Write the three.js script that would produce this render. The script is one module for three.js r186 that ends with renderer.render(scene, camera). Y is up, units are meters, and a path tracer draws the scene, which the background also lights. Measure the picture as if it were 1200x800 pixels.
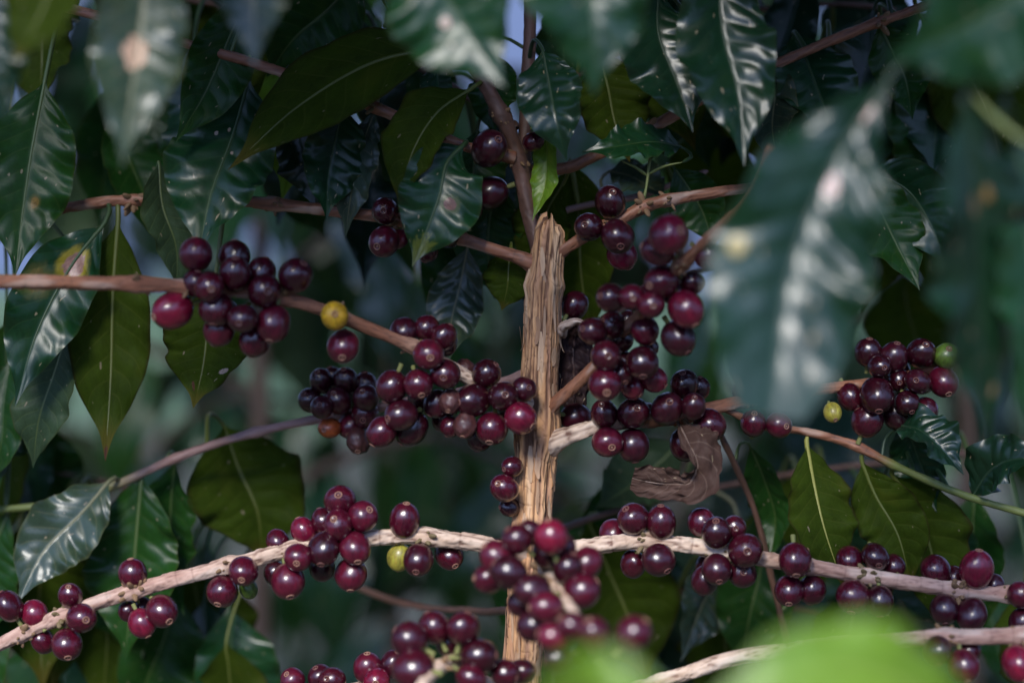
import * as THREE from 'three';
import { ImprovedNoise } from 'three/addons/math/ImprovedNoise.js';
import { mergeGeometries } from 'three/addons/utils/BufferGeometryUtils.js';

// ------------------------------------------------------------------ camera, sky, sun, exposure
const scene = new THREE.Scene();
const EYE_Y = 1.25, FOCUS = 1.0, FOV = 18.6;
const camera = new THREE.PerspectiveCamera(FOV, 1024 / 682, 0.05, 200);
camera.position.set(0, EYE_Y, FOCUS);
camera.lookAt(0, EYE_Y, 0);
camera.focus = FOCUS;
camera.userData.fStop = 3.0;

const renderer = new THREE.WebGLRenderer({ antialias: true });
renderer.toneMapping = THREE.LinearToneMapping;
renderer.toneMappingExposure = 1.3;
renderer.shadowMap.enabled = true;

const clamp = (v, a = 0, b = 1) => Math.min(b, Math.max(a, v));
const SUN = new THREE.Vector3(-0.9, 2.5, 3.8).normalize();
function overcastSky() {
  const w = 128, h = 64, d = new Float32Array(w * h * 4), nz = new ImprovedNoise();
  for (let j = 0; j < h; j++) for (let i = 0; i < w; i++) {
    const el = ((j + 0.5) / h - 0.5) * Math.PI, az = ((i + 0.5) / w - 0.5) * Math.PI * 2;
    const x = Math.cos(el) * Math.cos(az), z = Math.cos(el) * Math.sin(az), y = Math.sin(el);
    const gamma = Math.acos(clamp(x * SUN.x + y * SUN.y + z * SUN.z, -1, 1));
    let L = 0.32 * (1 + 1.0 * Math.max(0, y)) / 1.4 * (1 + 8 * Math.exp(-2.4 * gamma));      // hazy sky, brighter round the sun
    L *= 1 + 0.22 * nz.noise(x * 2.2 + 7, y * 3.5, z * 2.2) + 0.1 * nz.noise(x * 6, y * 9 + 3, z * 6);
    const k = (j * w + i) * 4;
    d[k] = L * 0.6; d[k + 1] = L * 0.84; d[k + 2] = L * 1.62; d[k + 3] = 1;
  }
  const t = new THREE.DataTexture(d, w, h, THREE.RGBAFormat, THREE.FloatType);
  t.mapping = THREE.EquirectangularReflectionMapping; t.magFilter = t.minFilter = THREE.LinearFilter; t.needsUpdate = true;
  return t;
}
scene.background = overcastSky();
scene.environment = scene.background;

const sun = new THREE.DirectionalLight(new THREE.Color(1.0, 0.95, 0.86), 3.9);
sun.position.set(-0.9, EYE_Y + 2.5, 3.8);
sun.target.position.set(0, EYE_Y, 0);
sun.castShadow = true; sun.shadow.radius = 36; sun.shadow.mapSize.set(2048, 2048);
Object.assign(sun.shadow.camera, { left: -3, right: 3, top: 3, bottom: -3, near: 0.1, far: 12 });
scene.add(sun, sun.target);

// ------------------------------------------------------------------ helpers
const V3 = THREE.Vector3;
function rng(seed) { let s = seed >>> 0; return () => { s = (s + 0x6D2B79F5) >>> 0; let t = s; t = Math.imul(t ^ (t >>> 15), t | 1); t ^= t + Math.imul(t ^ (t >>> 7), t | 61); return ((t ^ (t >>> 14)) >>> 0) / 4294967296; }; }
const perlin = new ImprovedNoise();
const N3 = (x, y, z) => perlin.noise(x + 31.7, y + 17.3, z + 53.1);
const fbm = (x, y, z) => N3(x, y, z) * 0.6 + N3(x * 2.1, y * 2.1, z * 2.1) * 0.3 + N3(x * 4.3, y * 4.3, z * 4.3) * 0.15;
const smooth = (a, b, x) => { const t = clamp((x - a) / (b - a)); return t * t * (3 - 2 * t); };
const lerp = (a, b, t) => a + (b - a) * t;
const mix3 = (a, b, t) => [lerp(a[0], b[0], t), lerp(a[1], b[1], t), lerp(a[2], b[2], t)];
const toS = (c) => { c = clamp(c); return Math.round(255 * (c <= 0.0031308 ? c * 12.92 : 1.055 * Math.pow(c, 1 / 2.4) - 0.055)); };
const KPX = 2 * Math.tan(FOV * Math.PI / 360) / 800;      // metres per photo pixel at one metre
const P = (px, py, z) => { const d = FOCUS - z; return new V3((px - 600) * KPX * d, EYE_Y + (400 - py) * KPX * d, z); };
const LEN = (px, z) => px * KPX * (FOCUS - z);
const tagged = (o, label, category, group, kind) => { if (label) o.userData.label = label; if (category) o.userData.category = category; if (group) o.userData.group = group; if (kind) o.userData.kind = kind; return o; };
function mesh(name, geo, mat, parent, pos) { const m = new THREE.Mesh(geo, mat); m.name = name; m.castShadow = m.receiveShadow = true; if (pos) m.position.copy(pos); parent.add(m); return m; }
function gridGeo(rows, cols, f, wrap) {       // f(i, j) -> { p, uv, c }
  const pos = [], uv = [], col = [], idx = [];
  for (let i = 0; i < rows; i++) for (let j = 0; j < cols; j++) { const r = f(i, j); pos.push(r.p.x, r.p.y, r.p.z); uv.push(r.uv[0], r.uv[1]); if (r.c) col.push(...r.c); }
  for (let i = 0; i < rows - 1; i++) for (let j = 0; j < cols - 1; j++) { const a = i * cols + j; idx.push(a, a + 1, a + cols, a + 1, a + cols + 1, a + cols); }
  const g = new THREE.BufferGeometry();
  g.setAttribute('position', new THREE.Float32BufferAttribute(pos, 3)); g.setAttribute('uv', new THREE.Float32BufferAttribute(uv, 2));
  if (col.length) g.setAttribute('color', new THREE.Float32BufferAttribute(col, 3));
  g.setIndex(idx); g.computeVertexNormals();
  if (wrap) { const n = g.attributes.normal; for (let i = 0; i < rows; i++) { const a = i * cols, b = a + cols - 1; const x = n.getX(a) + n.getX(b), y = n.getY(a) + n.getY(b), z = n.getZ(a) + n.getZ(b), l = Math.hypot(x, y, z) || 1; n.setXYZ(a, x / l, y / l, z / l); n.setXYZ(b, x / l, y / l, z / l); } }
  return g;
}
// a bent tube: radius(t), skin(theta, metres, t, centre) -> { dr, c }
function tube(points, radius, step, radial, skin, origin) {
  const curve = new THREE.CatmullRomCurve3(points, false, 'centripetal'), L = curve.getLength(), n = Math.max(2, Math.ceil(L / step));
  let nrm = null, prevT = null; const rings = [];
  for (let i = 0; i <= n; i++) {
    const t = i / n, c = curve.getPointAt(t), T = curve.getTangentAt(t);
    if (!nrm) { nrm = new V3(0, 0, 1); if (Math.abs(T.z) > 0.8) nrm.set(0, 1, 0); nrm.addScaledVector(T, -nrm.dot(T)).normalize(); }
    else nrm.applyQuaternion(new THREE.Quaternion().setFromUnitVectors(prevT, T)).addScaledVector(T, -nrm.dot(T)).normalize();
    prevT = T; rings.push({ c, T, n: nrm.clone(), b: new V3().crossVectors(T, nrm), s: t * L, t });
  }
  return gridGeo(n + 1, radial + 1, (i, j) => {
    const R = rings[i], th = (j % radial) / radial * Math.PI * 2, r0 = radius(R.t), k = skin ? skin(th, R.s, R.t, r0, R.c) : { dr: 0 };
    let r = r0 + k.dr; if (i === 0 || i === n) r *= 0.35;
    const p = R.c.clone().addScaledVector(R.n, Math.cos(th) * r).addScaledVector(R.b, Math.sin(th) * r); if (k.ds) p.addScaledVector(R.T, k.ds); if (origin) p.sub(origin);
    return { p, uv: [(j / radial) * r0 * 6.283, R.s], c: k.c };
  }, true);
}

// ------------------------------------------------------------------ materials
function dataTex(w, h, f, srgb = true, repeat = false) {
  const d = new Uint8Array(w * h * 4);
  for (let y = 0; y < h; y++) for (let x = 0; x < w; x++) { const c = f((x + 0.5) / w, (y + 0.5) / h), k = (y * w + x) * 4; for (let q = 0; q < 3; q++) d[k + q] = srgb ? toS(c[q]) : Math.round(255 * clamp(c[q])); d[k + 3] = 255; }
  const t = new THREE.DataTexture(d, w, h); t.magFilter = THREE.LinearFilter; t.minFilter = THREE.LinearMipmapLinearFilter; t.generateMipmaps = true;
  if (srgb) t.colorSpace = THREE.SRGBColorSpace; if (repeat) t.wrapS = t.wrapT = THREE.RepeatWrapping; t.needsUpdate = true; return t;
}
const VEINS = 9;
const veinPhase = (u, v) => { const a = Math.abs(u); return v * VEINS * 1.12 - a * 1.15 - 0.45 * a * a + (u > 0 ? 0.42 : 0) + 0.28 * N3(v * 4 + (u > 0 ? 5 : 1), a * 1.5, 2.7); };     // lateral veins sweep to the tip
const veinDist = (u, v) => { const s = veinPhase(u, v), f = s - Math.floor(s); return Math.min(f, 1 - f); };
function leafTexture(kind, seed, spots = []) {
  const o = seed * 13.7;
  return dataTex(192, 384, (x, y) => {
    const u = x * 2 - 1, v = y, vd = veinDist(u, v), au = Math.abs(u);
    let c = kind.base;
    const n = fbm(u * 2.2 + o, v * 5 + o, 1.5), f = fbm(u * 14 + o, v * 40, 4.5), ff = N3(u * 40 + o, v * 110, 8.5);
    c = c.map((q, i) => q * (1 + 0.38 * n + 0.22 * f + 0.12 * ff * (i === 1 ? 1 : 1.2)));
    c = mix3(c, kind.patch, smooth(0.12, 0.55, fbm(u * 1.6 + o * 2, v * 3.2, 9.1)) * 0.7);
    const vein = (1 - smooth(0.02, 0.075, vd)) * smooth(0.04, 0.12, au) * (1 - smooth(0.75, 1.0, au)) * smooth(0.06, 0.14, v) * (1 - smooth(0.86, 0.96, v));
    c = mix3(c, kind.vein, vein * 0.3);
    c = mix3(c, kind.vein, (1 - smooth(0.012, 0.05, au + 0.01 * f)) * 0.9);
    c = mix3(c, kind.edge, smooth(0.9 + 0.06 * n, 1.0, au) * 0.8);
    if (kind.tip) c = mix3(c, kind.tip, smooth(0.8, 0.95, v + 0.06 * n + 0.03 * f));
    // small tan insect flecks
    const sp = N3(u * 9 + o * 3, v * 22 + o, 2.2); if (sp > 0.62) c = mix3(c, [0.34, 0.27, 0.17], smooth(0.62, 0.7, sp) * 0.75);
    for (const [su, sv, ru, rv, tone, halo] of spots) {
      const e = Math.hypot((u - su) / ru, (v - sv) / rv) + 0.45 * fbm(u * 6 + o, v * 14, 6.6) + 0.12 * ff;
      if (halo) c = mix3(c, halo, (1 - smooth(1.0, 1.8, e)) * 0.85);
      c = mix3(c, tone.map((q) => q * (1 + 0.5 * f + 0.3 * ff)), 1 - smooth(0.85, 1.02, e));
    }
    return c;
  });
}
const leafBump = dataTex(192, 384, (x, y) => {
  const u = x * 2 - 1, au = Math.abs(u), vd = veinDist(u, y);
  const b = 0.55 - 0.3 * (1 - smooth(0.0, 0.1, vd)) * smooth(0.03, 0.1, au) * (1 - smooth(0.85, 1, au)) - 0.3 * (1 - smooth(0.0, 0.05, au)) + 0.16 * fbm(u * 16, y * 44, 3.3) + 0.1 * N3(u * 55, y * 150, 1.1);
  return [b, b, b];
}, false);
const TAN = [0.42, 0.29, 0.2], BROWN = [0.1, 0.045, 0.025], YEL = [0.33, 0.26, 0.02], PALE = [0.5, 0.38, 0.3];
const KIND = {
  dark: { base: [0.006, 0.037, 0.01], patch: [0.014, 0.048, 0.007], vein: [0.03, 0.066, 0.018], edge: [0.02, 0.045, 0.01], trans: 0, coat: 0.85, cr: 0.33 },
  navy: { base: [0.005, 0.026, 0.01], patch: [0.01, 0.034, 0.011], vein: [0.016, 0.042, 0.018], edge: [0.012, 0.034, 0.011], trans: 0, coat: 0.95, cr: 0.3 },
  mid: { base: [0.012, 0.054, 0.006], patch: [0.03, 0.072, 0.006], vein: [0.055, 0.095, 0.018], edge: [0.034, 0.06, 0.009], trans: 0.22, coat: 0.5, cr: 0.36 },
  olive: { base: [0.04, 0.068, 0.004], patch: [0.068, 0.09, 0.006], vein: [0.09, 0.11, 0.014], edge: [0.034, 0.03, 0.006], tip: [0.09, 0.08, 0.01], trans: 0.45, coat: 0.08, cr: 0.5 },
  under: { base: [0.045, 0.08, 0.036], patch: [0.06, 0.092, 0.032], vein: [0.11, 0.15, 0.05], edge: [0.055, 0.075, 0.02], trans: 0.35, coat: 0.25, cr: 0.42 },
  young: { base: [0.17, 0.32, 0.02], patch: [0.28, 0.42, 0.035], vein: [0.34, 0.46, 0.08], edge: [0.2, 0.32, 0.03], trans: 0.4, coat: 1.0, cr: 0.35 },
  grey: { base: [0.03, 0.054, 0.03], patch: [0.06, 0.075, 0.03], vein: [0.15, 0.15, 0.075], edge: [0.07, 0.08, 0.03], trans: 0, coat: 1.0, cr: 0.3 },
  dead: { base: [0.062, 0.036, 0.028], patch: [0.12, 0.076, 0.06], vein: [0.2, 0.14, 0.11], edge: [0.05, 0.028, 0.022], trans: 0, coat: 0.1, cr: 0.5 },
  deadDark: { base: [0.035, 0.02, 0.02], patch: [0.06, 0.034, 0.032], vein: [0.1, 0.06, 0.05], edge: [0.02, 0.012, 0.012], trans: 0, coat: 0.15, cr: 0.45 },
};
const leafMats = {};
function leafMat(kindName, variant = 0, spots) {
  const key = kindName + variant + (spots ? JSON.stringify(spots) : '');
  if (leafMats[key]) return leafMats[key];
  const k = KIND[kindName];
  const m = new THREE.MeshPhysicalMaterial({ map: leafTexture(k, variant * 3 + kindName.length, spots), bumpMap: leafBump, bumpScale: 0.00035, roughness: 1, specularIntensity: 0.08, clearcoat: k.coat, clearcoatRoughness: k.cr, transmission: k.trans, thickness: 0, side: THREE.DoubleSide });
  m.name = 'leaf_' + key.slice(0, 20); return (leafMats[key] = m);
}
const ribMat = {}; function ribMaterial(c) { const k = c.join(); return (ribMat[k] ||= new THREE.MeshPhysicalMaterial({ color: new THREE.Color().setRGB(...c), roughness: 0.55, clearcoat: 0.2, clearcoatRoughness: 0.4 })); }

const skinNoise = dataTex(256, 128, (x, y) => {
  const a = x * Math.PI * 2, X = Math.cos(a) * 2, Z = Math.sin(a) * 2, n = fbm(X, y * 4, Z), f = fbm(X * 4, y * 9, Z * 4), s = N3(X * 14, y * 30, Z * 14);
  let m = 0.68 + 0.55 * n + 0.25 * f; let c = [m, m * (0.92 + 0.3 * f), m * (1 - 0.25 * n)]; if (s > 0.5) c = mix3(c, [1, 1, 1], smooth(0.5, 0.66, s) * 0.7); return c;
}, true);
function cherryMat(c, rough = 0.26, coat = 0.5) { return new THREE.MeshPhysicalMaterial({ color: new THREE.Color().setRGB(...c), map: skinNoise, roughness: rough, clearcoat: coat, clearcoatRoughness: 0.2, specularIntensity: 1 }); }
const CHERRY = {
  d: [cherryMat([0.036, 0.0035, 0.009]), cherryMat([0.048, 0.004, 0.012], 0.3), cherryMat([0.06, 0.0045, 0.013])],      // deep maroon
  w: [cherryMat([0.078, 0.0045, 0.016]), cherryMat([0.105, 0.006, 0.021], 0.3)],                                        // wine
  r: [cherryMat([0.21, 0.009, 0.034]), cherryMat([0.17, 0.008, 0.03])],                                                 // red
  y: [cherryMat([0.66, 0.42, 0.02], 0.45, 0.3)], g: [cherryMat([0.12, 0.22, 0.025], 0.45, 0.3)], o: [cherryMat([0.45, 0.1, 0.02], 0.45, 0.3)], l: [cherryMat([0.4, 0.38, 0.05], 0.45, 0.3)],
  b: [cherryMat([0.09, 0.03, 0.026], 0.5, 0.2)],                                                                      // shrivelled brown
};
const navelMat = new THREE.MeshStandardMaterial({ color: new THREE.Color().setRGB(0.13, 0.05, 0.04), roughness: 0.7 });
const navelPale = new THREE.MeshStandardMaterial({ color: new THREE.Color().setRGB(0.24, 0.12, 0.08), roughness: 0.75 });
const stalkMat = new THREE.MeshStandardMaterial({ color: new THREE.Color().setRGB(0.16, 0.17, 0.05), roughness: 0.7 });
const bractMat = new THREE.MeshStandardMaterial({ color: new THREE.Color().setRGB(0.2, 0.12, 0.06), roughness: 0.85, side: THREE.DoubleSide });
const budMat = new THREE.MeshStandardMaterial({ color: new THREE.Color().setRGB(0.15, 0.11, 0.05), roughness: 0.7, side: THREE.DoubleSide });
const barkMat = new THREE.MeshStandardMaterial({ vertexColors: true, roughness: 0.82, side: THREE.DoubleSide });
const twigMat = new THREE.MeshPhysicalMaterial({ vertexColors: true, roughness: 0.6, clearcoat: 0.15, clearcoatRoughness: 0.45 });

// ------------------------------------------------------------------ ground
function groundGeo() {
  const n = 60, S = 60;
  return gridGeo(n + 1, n + 1, (i, j) => { const x = (Math.pow(Math.abs(j / n * 2 - 1), 2.4) * Math.sign(j / n * 2 - 1)) * S, z = (Math.pow(Math.abs(i / n * 2 - 1), 2.4) * Math.sign(i / n * 2 - 1)) * S; return { p: new V3(x, 0.05 * fbm(x * 0.8, 0, z * 0.8) - 0.02, -z), uv: [x, z] }; });
}
const soilTex = dataTex(512, 512, (x, y) => {
  const a = x * 6.2832, b = y * 6.2832, n = fbm(Math.cos(a) * 1.5 + 3, Math.sin(a) * 1.5 + Math.cos(b) * 1.5, Math.sin(b) * 1.5), f = fbm(x * 40, y * 40, 2), g = N3(x * 130, y * 130, 5);
  let c = mix3([0.05, 0.038, 0.03], [0.095, 0.07, 0.055], clamp(0.5 + n + 0.5 * f)); c = mix3(c, [0.04, 0.075, 0.025], smooth(-0.05, 0.25, N3(x * 12, y * 14, 7)) * 0.85); return c.map((q) => q * (1 + 0.3 * g));
}, true, true); soilTex.repeat.set(0.7, 0.7);
const ground = mesh('ground', groundGeo(), new THREE.MeshStandardMaterial({ map: soilTex, roughness: 0.95 }), scene);
tagged(ground, 'brown soil under the coffee rows', 'ground', null, 'structure');

const hillTex = dataTex(256, 256, (x, y) => { const n = fbm(x * 9, y * 9, 3), f = fbm(x * 40, y * 40, 6); return mix3([0.035, 0.075, 0.04], [0.085, 0.13, 0.06], clamp(0.5 + n + 0.6 * f)); }, true, true); hillTex.repeat.set(0.04, 0.04);
const hill = mesh('hillside', gridGeo(50, 80, (i, j) => { const z = -22 - i * 1.6, x = (j / 79 - 0.5) * 150, t = i / 49; return { p: new V3(x, -0.4 + 4.5 * Math.pow(t, 1.2) + 2.2 * fbm(x * 0.09, 0, z * 0.12) + 1.1 * fbm(x * 0.45, 3, z * 0.45), z), uv: [x, z] }; }), new THREE.MeshStandardMaterial({ map: hillTex, roughness: 1, side: THREE.DoubleSide }), scene);
tagged(hill, 'wooded hillside glimpsed through gaps in the foliage', 'hillside', null, 'structure');

// ------------------------------------------------------------------ leaf builder
const OUT = [[0, 0.02], [0.04, 0.1], [0.12, 0.42], [0.24, 0.78], [0.36, 0.95], [0.46, 1], [0.58, 0.94], [0.7, 0.74], [0.8, 0.46], [0.88, 0.2], [0.94, 0.085], [1, 0.006]];
const outline = (v) => { for (let i = 1; i < OUT.length; i++) if (v <= OUT[i][0]) { const a = OUT[i - 1], b = OUT[i], t = (v - a[0]) / (b[0] - a[0]), p = OUT[i - 2] || a, q = OUT[i + 1] || b; const m0 = (b[1] - p[1]) / (b[0] - p[0]) * (b[0] - a[0]), m1 = (q[1] - a[1]) / (q[0] - a[0]) * (b[0] - a[0]); const t2 = t * t, t3 = t2 * t; return Math.max(0.004, (2 * t3 - 3 * t2 + 1) * a[1] + (t3 - 2 * t2 + t) * m0 + (3 * t2 - 2 * t3) * b[1] + (t3 - t2) * m1); } return 0.004; };
const rollAt = (roll, v) => { if (!Array.isArray(roll)) return roll; const x = v * (roll.length - 1), i = Math.min(roll.length - 2, Math.floor(x)); return lerp(roll[i], roll[i + 1], x - i); };
function leafFrames(points, roll, n, facing = new V3(0, 0, 1)) {
  const curve = new THREE.CatmullRomCurve3(points, false, 'centripetal'), out = [];
  for (let i = 0; i <= n; i++) {
    const v = i / n, c = curve.getPointAt(v), T = curve.getTangentAt(v);
    let S = new V3().crossVectors(T, facing).normalize(); const a = rollAt(roll, v) * Math.PI / 180; S.applyAxisAngle(T, a);
    out.push({ c, T, S, N: new V3().crossVectors(S, T).normalize(), v });
  }
  return { out, L: curve.getLength() };
}
function leafGeo(points, halfW, o = {}) {
  const n = o.rows || 56, m = o.cols || 22, { out, L } = leafFrames(points, o.roll || 0, n, o.facing), seed = o.seed || 1, rnd = rng(seed * 977 + 5);
  const ph = [rnd() * 6, rnd() * 6], fq = [5 + rnd() * 3, 5 + rnd() * 3], ruf = (o.ruffle ?? 0.15) * halfW, fold = o.fold ?? 0.22, quilt = (o.quilt ?? 0.024) * halfW, crum = (o.crumple || 0) * halfW, asym = (rnd() - 0.5) * 0.12;
  const g = gridGeo(n + 1, m + 1, (i, j) => {
    const F = out[i], u = j / m * 2 - 1, au = Math.abs(u), w = (o.shape ? o.shape(F.v, u) : outline(F.v)) * halfW * (1 + asym * Math.sign(u)) * (1 + 0.03 * Math.sin(F.v * 22 + ph[u > 0 ? 1 : 0]) * au), sd = u > 0 ? 1 : 0;
    const s = veinPhase(u, F.v), fr = s - Math.floor(s), env = outline(F.v);
    let h = fold * au * w + (o.cup || 0) * u * u * w;
    h += ruf * Math.pow(au, 2.2) * Math.sin(F.v * fq[sd] * Math.PI + ph[sd]) * env + ruf * 0.5 * Math.pow(au, 2.6) * Math.sin(F.v * fq[sd] * 7.3 + ph[1 - sd]) * env;
    h += quilt * Math.pow(Math.sin(Math.PI * fr), 0.8) * smooth(0.02, 0.25, au) * (1 - 0.6 * smooth(0.7, 1, au)) * env * 1.6;
    let along = 0; if (crum) { const q = F.c; h += crum * (1.5 - 4 * Math.abs(N3(u * 1.6 + seed, F.v * 4.5, seed)) - 2.4 * Math.abs(N3(u * 3.6, F.v * 10 + seed, 2))); along = 0; }
    const lat = u * w * (1 - 0.1 * fold * au);
    const p = F.c.clone().addScaledVector(F.S, lat).addScaledVector(F.N, h).addScaledVector(F.T, along); if (o.origin) p.sub(o.origin);
    return { p, uv: [j / m, F.v] };
  });
  return { g, out, L };
}

// ------------------------------------------------------------------ the fruiting shrub
const shrubBase = new V3(P(612, 800, 0).x + 0.012, 0, 0);
const shrub = new THREE.Group(); shrub.name = 'coffee_shrub'; shrub.position.copy(shrubBase); scene.add(shrub);
tagged(shrub, 'coffee shrub in sharp focus with cut pale trunk and branches full of dark red cherries', 'shrub');
const rel = (v) => v.clone().sub(shrubBase);
const samples = [];                                    // points on every branch: { p, r, name }
function noteBranch(points, r0, r1, tagName) { const c = new THREE.CatmullRomCurve3(points, false, 'centripetal'), n = Math.ceil(c.getLength() / 0.003); for (let i = 0; i <= n; i++) samples.push({ p: c.getPointAt(i / n), T: c.getTangentAt(i / n), r: lerp(r0, r1, i / n), b: tagName }); }

// trunk: fibrous peeling bark
const barkTone = (p, th, s, deep) => {
  const n = fbm(p.x * 160, s * 28, p.z * 160), f = fbm(p.x * 900, s * 60, p.z * 900), k = N3(p.x * 260, s * 18 + 4, p.z * 260);
  let c = mix3([0.42, 0.2, 0.085], [0.72, 0.43, 0.215], clamp(0.5 + 0.9 * n + 0.35 * f)); c = mix3(c, [0.36, 0.19, 0.13], smooth(0.05, 0.4, k) * 0.6); c = mix3(c, [0.7, 0.49, 0.31], smooth(0.25, 0.5, -k) * 0.7);
  return mix3(c, [0.1, 0.045, 0.025], deep);
};
const trunkSkin = (th, s, t, r, cc) => {
  const X = Math.cos(th) * 0.0088, Z = Math.sin(th) * 0.0088, warp = 0.002 * fbm(X * 200, s * 40, Z * 200);
  const a = N3(X * 360 + warp * 400, s * 15, Z * 360), b = N3(X * 900, s * 36 + 9, Z * 800 + warp * 600), pl = N3(X * 190 + 5 + warp * 200, s * 20, Z * 190);
  const crack = 1 - smooth(0.01, 0.15, Math.abs(a)), fine = 1 - smooth(0.0, 0.16, Math.abs(b)), cross = 1 - smooth(0, 0.05, Math.abs(N3(X * 120, s * 120, Z * 120 + 3)));
  const plate = smooth(-0.02, 0.04, pl) * 0.0006 + smooth(0.16, 0.2, pl) * 0.0005;
  const node = 0.0022 * Math.exp(-(((cc.y - P(0, 500, 0).y) / 0.012) ** 2)) + 0.0012 * Math.exp(-(((cc.y - P(0, 335, 0).y) / 0.004) ** 2)) + 0.0022 * Math.exp(-(((cc.y - P(0, 648, 0).y) / 0.01) ** 2));
    return { ds: -Math.exp(-t * 45) * 0.008 * (N3(X * 170 + 3, 0.4, Z * 170) + 0.5 * N3(X * 500, 2, Z * 500)), dr: -0.0007 * crack - 0.0004 * fine - 0.0004 * cross + plate + node + 0.0006 * N3(X * 100, s * 30, Z * 100), c: barkTone(new V3(X, 0, Z), th, s, clamp(0.95 * crack + 0.5 * fine + 0.35 * cross)) };
};
const trunkPts = [[644, 262], [637, 340], [635, 420], [630, 500], [626, 570], [622, 640], [615, 720], [611, 800]].map(([x, y]) => P(x, y, 0));
const trunkR = (px) => LEN(px, 0);
const trunkProf = [17, 19.5, 20.5, 22.5, 21.5, 20.5, 21.5, 23];
const trunk = mesh('trunk', tube(trunkPts, (t) => { const x = t * 7, i = Math.min(6, Math.floor(x)); return trunkR(lerp(trunkProf[i], trunkProf[i + 1], x - i)) * (0.7 + 0.3 * smooth(0, 0.02, t)); }, 0.00062, 104, trunkSkin, shrubBase), barkMat, shrub);
const lowTop = P(611, 798, 0);
mesh('lower_trunk', tube([lowTop, new V3(shrubBase.x - 0.012, 0.7, 0.002), new V3(shrubBase.x, 0.35, -0.004), new V3(shrubBase.x, -0.05, 0)], (t) => lerp(trunkR(23), 0.016, t), 0.006, 28, (th, s, t, r, c) => { const q = trunkSkin(th, s + 3, t, r, c); return { dr: q.dr, c: q.c }; }, shrubBase), barkMat, shrub);
noteBranch(trunkPts, trunkR(19), trunkR(22), 'trunk');
// splintered top of the cut trunk and loose flakes of bark
{
  const r = rng(91);
  for (let k = 0; k < 46; k++) {
    const y = lerp(280, 790, Math.pow(r(), 0.9)), i = clamp((y - 276) / 524) * 7, j = Math.min(6, Math.floor(i)), cx = lerp([635, 637, 635, 630, 626, 622, 615, 611][j], [635, 637, 635, 630, 626, 622, 615, 611][j + 1], i - j), R = trunkR(lerp(trunkProf[j], trunkProf[j + 1], i - j));
    const th = (r() - 0.5) * 3.6, len = 0.007 + r() * 0.022, w = 0.0005 + r() * 0.0011, lift = 0.0006 + r() * 0.0022, c0 = P(cx, y, 0), flip = r() < 0.5 ? -1 : 1, tone = r();
    const g = gridGeo(9, 5, (a, b) => {
      const s = a / 8, q = (b / 4 - 0.5) * 2, tt = th + (q * (0.25 + 0.75 * Math.sin(Math.PI * clamp(0.08 + 0.9 * s + 0.12 * N3(q * 2, s * 5, k * 3)))) + 0.4 * N3(s * 3, k, 1)) * w / R, rr = R + 0.0003 + lift * Math.pow(s, 2.2) + 0.0003 * N3(k, s * 4, q);
      const col = mix3([0.3, 0.17, 0.095], [0.56, 0.38, 0.24], clamp(tone + 0.5 * N3(q * 3, s * 3, k)));
      return { p: new V3(c0.x + Math.sin(tt) * rr, c0.y + flip * (s - 0.3) * len, c0.z + Math.cos(tt) * rr).sub(shrubBase), uv: [q, s], c: col };
    });
    mesh('bark_flake', g, barkMat, shrub);
  }
}

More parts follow.
